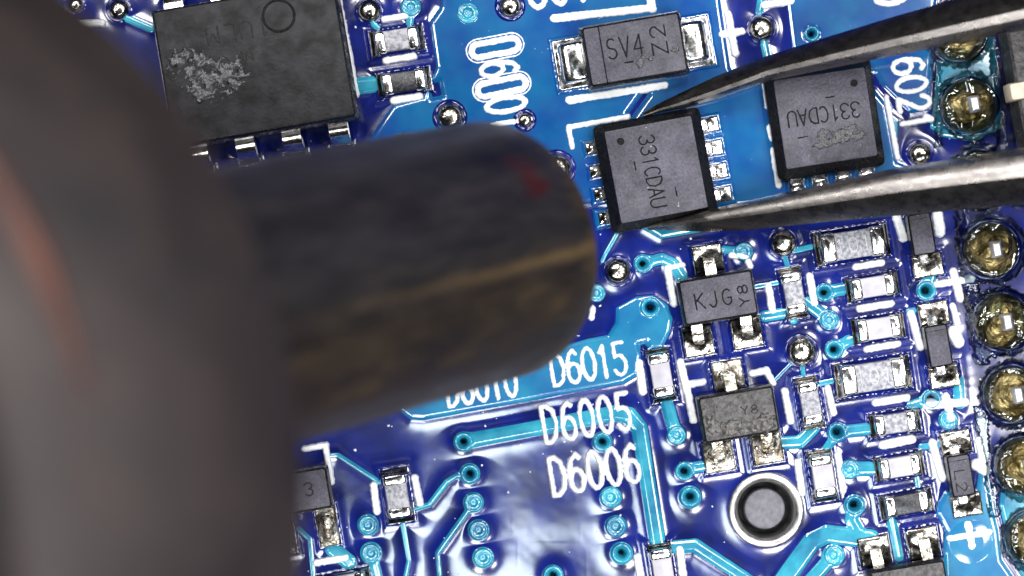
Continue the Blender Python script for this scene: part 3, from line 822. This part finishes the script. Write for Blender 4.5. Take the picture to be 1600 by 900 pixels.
sot('transistor', 'three-lead transistor printed KJG with a clean grey top', 1121, 465, 120, 74, 52, P3,
    text=text_prims('KJG', (-36, -13), 0, 14, 24, 21, 2.8, True) + text_prims('Y8', (46, -19), 90, 13, 15, 19, 2.6, True))
def q2():
    t = sot('transistor', 'three-lead transistor with scorched pitted top and browned solder', 1153, 647, 122, 76, 52, P3, 'plastic_burnt', 'burnt')
    def fz(X, Y, d): return (fbm(X, Y, 10, 5, 3) - .45) * 9
    o = relief('burnt_crust', [('l', [(-42, -14), (0, -20), (40, -24)], 22), ('l', [(-48, 4), (-38, -10)], 12), ('c', 38, -18, 15)], M['crust'], 3, 5, 51, 1.6, parent=t, image=False, rough=5, fz=fz, skirt=2)
    o['kind'] = 'stuff'
    mark(t, text_prims('Y8', (5, -2), 0, 10, 13, 15, 2.2, True), 52, 'ink_faint')
q2()
sot('transistor', 'three-lead transistor with droplet-pitted top beside the white cross fiducial', 1420, 918, 122, 76, 52,
    [(-40, 62, 52, 48), (37, 62, 52, 50), (0, -62, 50, 50)], 'plastic_burnt')
def q4():
    t = thing('transistor', 466, 768, BA, 30, 'three-lead transistor half hidden under the hot air nozzle', 'transistor', 'three-lead transistors on the board')
    package(t, 52, 34, 50, 5, 4.5)
    mark(t, text_prims('3', (12, -8), 0, 13, 20, 16, 2.8, True), 50, 'ink_faint')
    for x in (-36, 34):
        pad(t, x, -62, 34, 66, lump(3, 14, .5), 'burnt')
    rim(t, [(-36, -62, 34, 66), (34, -62, 34, 66)])
q4()

# small two-lead diodes standing along the pin row
def sod(label, cx, cy, text=None):
    t = thing('small_diode', cx, cy, BA, 24, label, 'diode', 'small grey diodes along the pin row')
    package(t, 18.5, 33, 44, 5, 2)
    for s in (1, -1):
        pad(t, 6, s * 50, 50, 38, lump(2.5, 10, .55, -.1, -s * .45), 'solder')
        part('lead', loft([(8, 9, 2, 3, 0, s * 38), (8, 9, 2, 18, 0, s * 38), (6.5, 8, 2, 21, 0, s * 37)], 2), 'tin', t, 45)
    rim(t, [(6, 50, 50, 38), (6, -50, 50, 38)])
    mark(t, [('l', [(-15, 24), (15, 24)], 1.6)], 44, 'ink_faint', 'band')
    if text: mark(t, text_prims(text, (-10, 8), -90, 14, 16, 18, 2.2, True), 44, 'ink_faint')
sod('small grey diode partly covered by the lower tweezer arm', 1438, 366)
sod('small grey diode with a plain scratched top between two white plus marks', 1464, 540)
sod('small grey diode with a faint L2 print beside the white cross fiducial', 1499, 742, 'L2')

# diode SV4
def sv4():
    t = thing('diode', 991, 79, BA, 40, 'black diode printed SV4 with a band line and broad silver end leads', 'diode')
    package(t, 80, 50, 64, 6, 6, 0.5)
    for s in (-1, 1):
        pad(t, s * 97, -1, 56, 82, lambda u, v: 2.5 + 0 * u, 'tin')
        part('lead', loft([(22, 31, 6, 5, s * 95, 0), (23, 32, 7, 12, s * 94, 0), (21, 31, 8, 22, s * 92, 0), (17, 29, 8, 26, s * 90, 0), (12, 25, 8, 27.5, s * 90, 0)], 3), 'tin', t, 60)
    rim(t, [(-97, -1, 56, 82), (97, -1, 56, 82)], 4.5)
    z = 64
    mark(t, [('l', [(-50, 43), (-50, -43)], 2.6)], z, 'ink', 'band')
    mark(t, text_prims('SV4', (-42, -9), 0, 14, 31, 20.5, 3.0, True) + [('l', [(-19, -18), (-6, -18)], 3)] + text_prims('Z2', (50, -14), 90, 18, 23, 26, 3.0, True), z)
    o = relief('scuff', [('c', 4, -24, 7), ('l', [(10, -12), (22, -18)], 7)], M['smudge'], 1.5, 3, z - .4, 1.2, parent=t, image=False, rough=4)
    o = relief('scuff', [('c', 62, -10, 6)], M['smudge'], 1.2, 3, z - .5, 1.2, parent=t, image=False, rough=5)
sv4()

# square chips
def dfn(label, cx, cy, ang, w, h_, pins_l, pins_r):
    h = 47
    t = thing('square_chip', cx, cy, ang, h * 0.45, label, 'chip', 'square chips printed 331CDAU')
    b = part('body', loft([(w/2 - 3, h_/2 - 3, 6, 5), (w/2, h_/2, 9, 9), (w/2, h_/2, 9, 26), (w/2 - 3, h_/2 - 3, 8, 29), (w/2 - 14.5, h_/2 - 11.5, 4, h - 2.2), (w/2 - 16, h_/2 - 13, 3, h - .5), (w/2 - 17.5, h_/2 - 14.5, 3, h - .5)], 3), 'mould', t)
    part('top_face', loft([(w/2 - 16, h_/2 - 13, 3, h - 2), (w/2 - 16, h_/2 - 13, 3, h - .5), (w/2 - 17, h_/2 - 14, 3, h)], 3), 'etched', b)
    R = []
    for k in range(4):
        y = 55 - k * 37.0
        if pins_l:
            pad(t, -w/2 - 7, y - 2, 22, 22, lump(2, 5, .4, .2, 0), 'solder'); R.append((-w/2 - 7, y - 2, 22, 22))
            part('lead', loft([(5, 8, 1.5, 4, -w/2, y - 2), (5, 8, 1.5, 14, -w/2, y - 2)], 2), 'tin', t)
        if pins_r:
            pad(t, w/2 + 13, y, 32, 27, lump(1.5, 5, .5, -.2, 0), 'tin'); R.append((w/2 + 13, y, 32, 27))
            part('lead', loft([(9, 9, 2, 4, w/2 + 2, y), (9, 9, 2, 14, w/2 + 2, y), (7, 8, 2, 16, w/2 + 1, y)], 2), 'tin', t)
    if R: rim(t, R, 4.5)
    mark(t, [('c', -w/2 + 38, h_/2 - 32, 6)], h, 'ink', 'pin_mark')
    mark(t, text_prims('331CDAU', (-18, 54), -90, 13.2, 24, 16.4, 2.9, True) + [('l', [(-31, 18), (-31, 5)], 2.6), ('l', [(24, -32), (24, -46)], 2.6)], h)
    return t
dfn('black square chip printed 331CDAU gripped between the tweezer tips', 1024, 266, BA + 1, 168, 170, True, True)
u3 = dfn('scuffed black square chip printed 331CDAU lying between the tweezer arms', 1287, 186, BA - 91, 170, 168, False, True)
relief('scuff', [('l', [(24, 40), (28, 10)], 14), ('l', [(34, 52), (38, 0), (40, -20)], 12), ('c', 26, -8, 10)], M['smudge'], 1.6, 3, 46.6, 1.2, parent=u3, image=False, rough=6)

# the large power chip
def u1():
    h = 90
    t = thing('power_chip', 398, 101, BA, h * 0.8, 'large black gull-wing power chip with crusted residue on its top', 'chip')
    package(t, 146, 110, h, 8, 7, 0.5, 'plastic_worn')
    for s in (-1, 1):
        for k in range(4):
            x = -110 + 73 * k
            prof = [(100, 44, 52), (114, 44, 52), (123, 40, 50), (131, 29, 41), (139, 15, 24), (147, 8, 15), (168, 7, 13)]
            V = []; F = []
            for (y, zl, zh) in prof:
                V += [(x - 16, s * y, zl), (x + 16, s * y, zl), (x + 14.5, s * y, zh), (x - 14.5, s * y, zh)]
            for q in range(len(prof) - 1):
                for i in range(4):
                    j = (i + 1) % 4; f = (q * 4 + i, q * 4 + j, q * 4 + 4 + j, q * 4 + 4 + i)
                    F.append(f if s < 0 else f[::-1])
            q = (len(prof) - 1) * 4
            F.append((q, q + 1, q + 2, q + 3) if s > 0 else (q + 3, q + 2, q + 1, q))
            part('lead', (V, F), 'tin', t, 60)
            pad(t, x, s * 158, 40, 44, lump(2, 7, .5, 0, -s * .3), 'burnt')
    rim(t, [(-110 + 73 * k, s * 158, 40, 44) for k in range(4) for s in (-1, 1)])
    mark(t, [('o', 50, 66, 24, 4.5)], h, 'ink', 'pin_mark', 0.3, 0.8)
    mark(t, text_prims('1ULM', (32, 66), 180, 17, 26, 26, 3, True) + text_prims('M', (-2, 24), 190, 14, 18, 20, 2.6, True), h, 'ink_faint')
    def fz(X, Y, d): return (fbm(X, Y, 9, 15, 3) - .45) * 8
    o = relief('flux_crust', [('l', [(-110, 20), (-72, 2), (-40, -12)], 48), ('c', -30, -8, 20), ('c', -80, -22, 28)], M['smudge'], 2.0, 5, h - 1.2, 1.8, parent=t, image=False, rough=14, fz=fz, skirt=1, seed=9)
    o['kind'] = 'stuff'
u1()

# block at the board's connector end
def block():
    t = thing('connector_block', 1650, 130, BA, 40, 'rough dark grey block with a cream terminal beside the pin row', 'connector')
    part('body', loft([(70, 150, 6, 4), (72, 152, 6, 20), (70, 150, 6, 84), (66, 146, 5, 88)], 2), 'plastic_burnt', t)
    part('terminal', loft([(16, 14, 3, 40, -66, -4), (16, 14, 3, 86, -66, -4), (14, 12, 3, 92, -66, -4)], 2), 'cream', t)
block()

# through-hole pins with their solder collars
for k, (x, y) in enumerate(PINS):
    lab = {0: 'flux-stained round solder joint with square pin under the upper tweezer arm', 1: 'flux-stained round solder joint with square pin beside the 6021 lettering',
           2: 'flux-stained round solder joint with square pin under the lower tweezer arm', 3: 'flux-stained round solder joint with square pin beside the diode half under the tweezers',
           4: 'flux-stained round solder joint with square pin beside the plain scratched diode', 5: 'flux-stained round solder joint with square pin beside the double white plus mark', 6: 'flux-stained round solder joint with square pin beside the L2 diode', 7: 'flux-stained round solder joint with square pin beside the white cross fiducial'}[k]
    t = thing('soldered_pin', x, y, BA, 20, lab, 'solder joint', 'row of soldered pins along the connector')
    r = 42; n = 36; prof = [(1.0, -1), (1.0, 4), (.975, 13), (.90, 22), (.78, 30), (.62, 36), (.45, 41), (.32, 46), (.26, 50), (0.01, 50)]
    V = []; F = []; m = len(prof); rng = np.random.RandomState(k); ph = rng.rand(6) * 6.28
    for i in range(n):
        a = 2 * math.pi * i / n
        wob = 1 + 0.02 * math.sin(2 * a + ph[0]) + 0.02 * math.sin(3 * a + ph[1]) + .012 * math.sin(7 * a + ph[2])
        for j, (q, z) in enumerate(prof):
            zz = z + (2.5 * math.sin(3 * a + ph[3] + j) + 1.8 * math.sin(5 * a + ph[4] - j * 1.7)) * (0 if j < 2 else (1 if j < m - 2 else 0))
            V.append((q * r * wob * math.cos(a), q * r * wob * math.sin(a), zz))
    for i in range(n):
        i2 = (i + 1) % n
        for j in range(m - 1):
            F.append((i * m + j, i2 * m + j, i2 * m + j + 1, i * m + j + 1))
    part('solder_collar', (V, F), 'brass', t, 180)
    part('pin', loft([(8, 13, 1.5, 30), (8, 13, 1.5, 66), (6, 11, 2, 70), (3, 7, 2, 71.5)], 2), 'pin', t, 60)
    relief('solder_mask_edge', [('o', W(x, y, 20).x / S + CX, CY - W(x, y, 20).y / S, 45, 9)], M['mask_gloss'], 3.2, 4.5, 2.0, 1.4, parent=board, skirt=3)

# the grey peg in its bored hole
t = thing('locating_peg', 1197, 797, 0, 0, 'round grey peg seated in a ringed hole in the blue board', 'peg')
part('peg_head', lathe([(0.01, -24), (29, -24), (31, -25), (32.5, -28), (33, -34), (33, -90), (0.01, -90)], 40), 'peg', t)
part('sleeve', lathe([(40, -66), (41.5, -40), (44, -10), (45.5, 0), (48, 2.2), (51, 3.6), (54, 4.2), (57, 3.6), (59, 2.2), (60.5, -1)], 48), 'sleeve', t, 60)
part('gap_shade_floor', lathe([(33, -66), (42, -66)], 40), 'hole', t)  # dark ring standing in for the shadow of the hole walls

# ------------------------------------------------------------------ the solder mask: one varnish sheet that creeps up every trace and pad
def mask_layer():
    st = 2.0
    xs = np.arange(60, 1680, st); ys = np.arange(-40, 940, st)
    X, Y = np.meshgrid(xs, ys)
    d = np.full(X.shape, -99.0)
    for prims in FIELD:
        x0, y0, x1, y1 = pr_bounds(prims)
        i0, i1 = np.searchsorted(xs, (x0 - 34, x1 + 34)); j0, j1 = np.searchsorted(ys, (y0 - 34, y1 + 34))
        if i1 <= i0 or j1 <= j0: continue
        sl = (slice(j0, j1), slice(i0, i1))
        for p in prims:
            d[sl] = np.maximum(d[sl], prim_d(X[sl], Y[sl], p))
    e = np.minimum(d, 0)
    Z = 1.9 * np.exp(e / 8.5) + (fbm(X, Y, 100, 21, 2) - 0.5) * 1.5 + (fbm(X, Y, 22, 5, 2) - 0.5) * 0.16 - 0.2
    Z = np.where(d > 5, -0.8, Z)
    keep = np.ones(X.shape, bool)
    for x, y, r, b in VIAS:
        if b > 0: keep &= np.hypot(X - x, Y - y) > r - 2
    keep &= np.hypot(X - PEG[0], Y - PEG[1]) > PEG[2] + 3
    kc = keep[:-1, :-1] & keep[1:, :-1] & keep[:-1, 1:] & keep[1:, 1:]
    ny, nx = X.shape; idx = np.arange(ny * nx).reshape(ny, nx)
    F = np.stack([idx[:-1, :-1][kc], idx[1:, :-1][kc], idx[1:, 1:][kc], idx[:-1, 1:][kc]], 1)
    V = np.stack([X.ravel() - CX, CY - Y.ravel(), Z.ravel()], 1)
    return link('solder_mask', mesh_np('solder_mask', V, F), M['mask'], board, smooth=180)
mask_layer()

# ------------------------------------------------------------------ tweezers
def arm(path, sect):
    """path: (image x, image y, height, half width, half thickness); sect: unit outline, first axis sideways"""
    C = [W(x, y, z) / S for x, y, z, *_ in path]   # tips on the board, arms rising towards the hand
    n = len(sect); V = []; F = []
    for i, p in enumerate(C):
        d = (C[min(i + 1, len(C) - 1)] - C[max(i - 1, 0)]).normalized()
        side = Vector((0, 0, 1)).cross(d).normalized(); up = d.cross(side)
        hw, ht = path[i][3], path[i][4]
        for (u, v) in sect:
            q = p + side * (u * hw) + up * (v * ht); V.append(tuple(q))
    for i in range(len(C) - 1):
        for k in range(n):
            k2 = (k + 1) % n
            F.append((i * n + k, i * n + n + k, i * n + n + k2, i * n + k2))
    F.append(tuple(range(n))); F.append(tuple(reversed(range((len(C) - 1) * n, len(C) * n))))
    return V, F
def densify(path, k=5):
    out = []
    for a, b in zip(path[:-1], path[1:]):
        for i in range(k):
            f = i / k; out.append(tuple(a[j] * (1 - f) + b[j] * f for j in range(5)))
    return out + [path[-1]]
SECT_U = [(1, -.3), (1, -.05), (.55, .5), (-.2, .98), (-.55, .92), (-.78, .6), (-1, .0), (-.9, -.5), (-.4, -.95), (.4, -.95), (.85, -.7)]
SECT_L = [(1, -.2), (.95, .3), (.72, .78), (.35, .98), (-.05, .98), (-.5, .6), (-1, -.05), (-1, -.35), (-.6, -.85), (.2, -1), (.75, -.75)]
UP = [(1006, 179, 30, 4, 6), (1030, 169, 36, 7, 9), (1060, 159, 44, 11, 12), (1120, 137, 60, 17, 17), (1200, 107, 84, 19, 20), (1300, 81, 114, 24, 25), (1400, 56, 144, 29, 29), (1500, 32, 174, 33, 32), (1600, 9, 205, 36, 35),
      (1800, -32, 266, 46, 40), (2300, -130, 420, 60, 40), (3000, -120, 640, 80, 34), (3600, 90, 830, 90, 26)]
LO = [(1012, 356, 26, 4, 6), (1036, 352, 30, 7, 9), (1060, 351, 36, 10, 12), (1100, 346, 48, 16, 16), (1160, 338, 66, 22, 21), (1280, 319, 100, 28, 26), (1400, 300, 138, 36, 31), (1500, 287, 170, 39, 34), (1600, 275, 205, 42, 36),
      (1800, 252, 266, 46, 40), (2300, 210, 420, 60, 40), (3000, 160, 640, 80, 34), (3600, 120, 830, 90, 26)]
UP, LO = ([(x, y, p[0][2] + (z - p[0][2]) * min(1.12, 1 + max(0, x - 1150) / 800), w, h) for x, y, z, w, h in p] for p in (UP, LO))
tw = bpy.data.objects.new('tweezers', None); col.objects.link(tw); tw.empty_display_size = 20 * S
tw.location = W(1012, 266, 30)
tag(tw, 'worn steel tweezers gripping the square chip from both sides', 'tweezers')
for pth, sec in ((UP, SECT_U), (LO, SECT_L)):
    o = part('arm', arm(densify(pth), sec), 'steel', tw, 28)
    o.location = -tw.location
e = W(3620, 105, UP[-1][2]) / S
V, F = loft([(150, 95, 20, e.z - 45, e.x + 60, e.y), (150, 95, 20, e.z + 45, e.x + 60, e.y)], 3)
o = part('joint', (V, F), 'steel', tw); o.location = -tw.location

# ------------------------------------------------------------------ hot air nozzle
tip, shoulder, ax, Ln, q = TIP, SHOULDER, AXIS, TUBE, QN
nz = bpy.data.objects.new('hot_air_nozzle', None); col.objects.link(nz); nz.empty_display_size = 20 * S
nz.location = shoulder * S; nz.rotation_mode = 'QUATERNION'; nz.rotation_quaternion = q
tag(nz, 'heat-stained steel hot air nozzle pointed at the board', 'nozzle')
rt = RT
part('tube', lathe([(rt + 8, -80), (rt + 8, 20), (rt + 2, 60), (rt, Ln - 60), (rt, Ln - 10), (rt - 3, Ln - 2), (rt - 8, Ln), (rt - 20, Ln), (rt - 24, Ln - 6), (rt - 24, 100), (0.01, 60)], 96), 'nozzle', nz, 50)
rb = 548
part('barrel', lathe([(rt, -20), (rb - 60, -22), (rb - 14, -28), (rb, -44), (rb + 4, -200), (rb, -420), (rb - 6, -430), (rb - 6, -470), (rb, -480), (rb + 2, -1500), (rb - 30, -1500), (0.01, -1490)], 128), 'barrel', nz, 50).location = q.inverted() @ (Vector((0, -52, 0)) * S)

V = []; F = []; na = 40
for i in range(na + 1):
    a = rad(160 + 36 * i / na); e = math.sin(math.pi * i / na) ** 0.7
    for u, v in ((-1, -.3), (-.8, .5), (-.35, 1), (.35, 1), (.8, .5), (1, -.3)):
        r_ = rb + 4 + v * 9 * e; V.append((r_ * math.cos(a), r_ * math.sin(a), -338 + u * 15 * e))
for i in range(na):
    for k in range(5):
        F.append((i * 6 + k, i * 6 + k + 1, i * 6 + 7 + k, i * 6 + 6 + k))
o = part('red_lip', (V, F), 'red', nz, 180); o.location = q.inverted() @ (Vector((0, -52, 0)) * S)  # raised dark red arc partway round the barrel

import sys
print('built', len(bpy.data.objects), 'objects;', sum(len(m.polygons) for m in bpy.data.meshes), 'faces', file=sys.stderr)
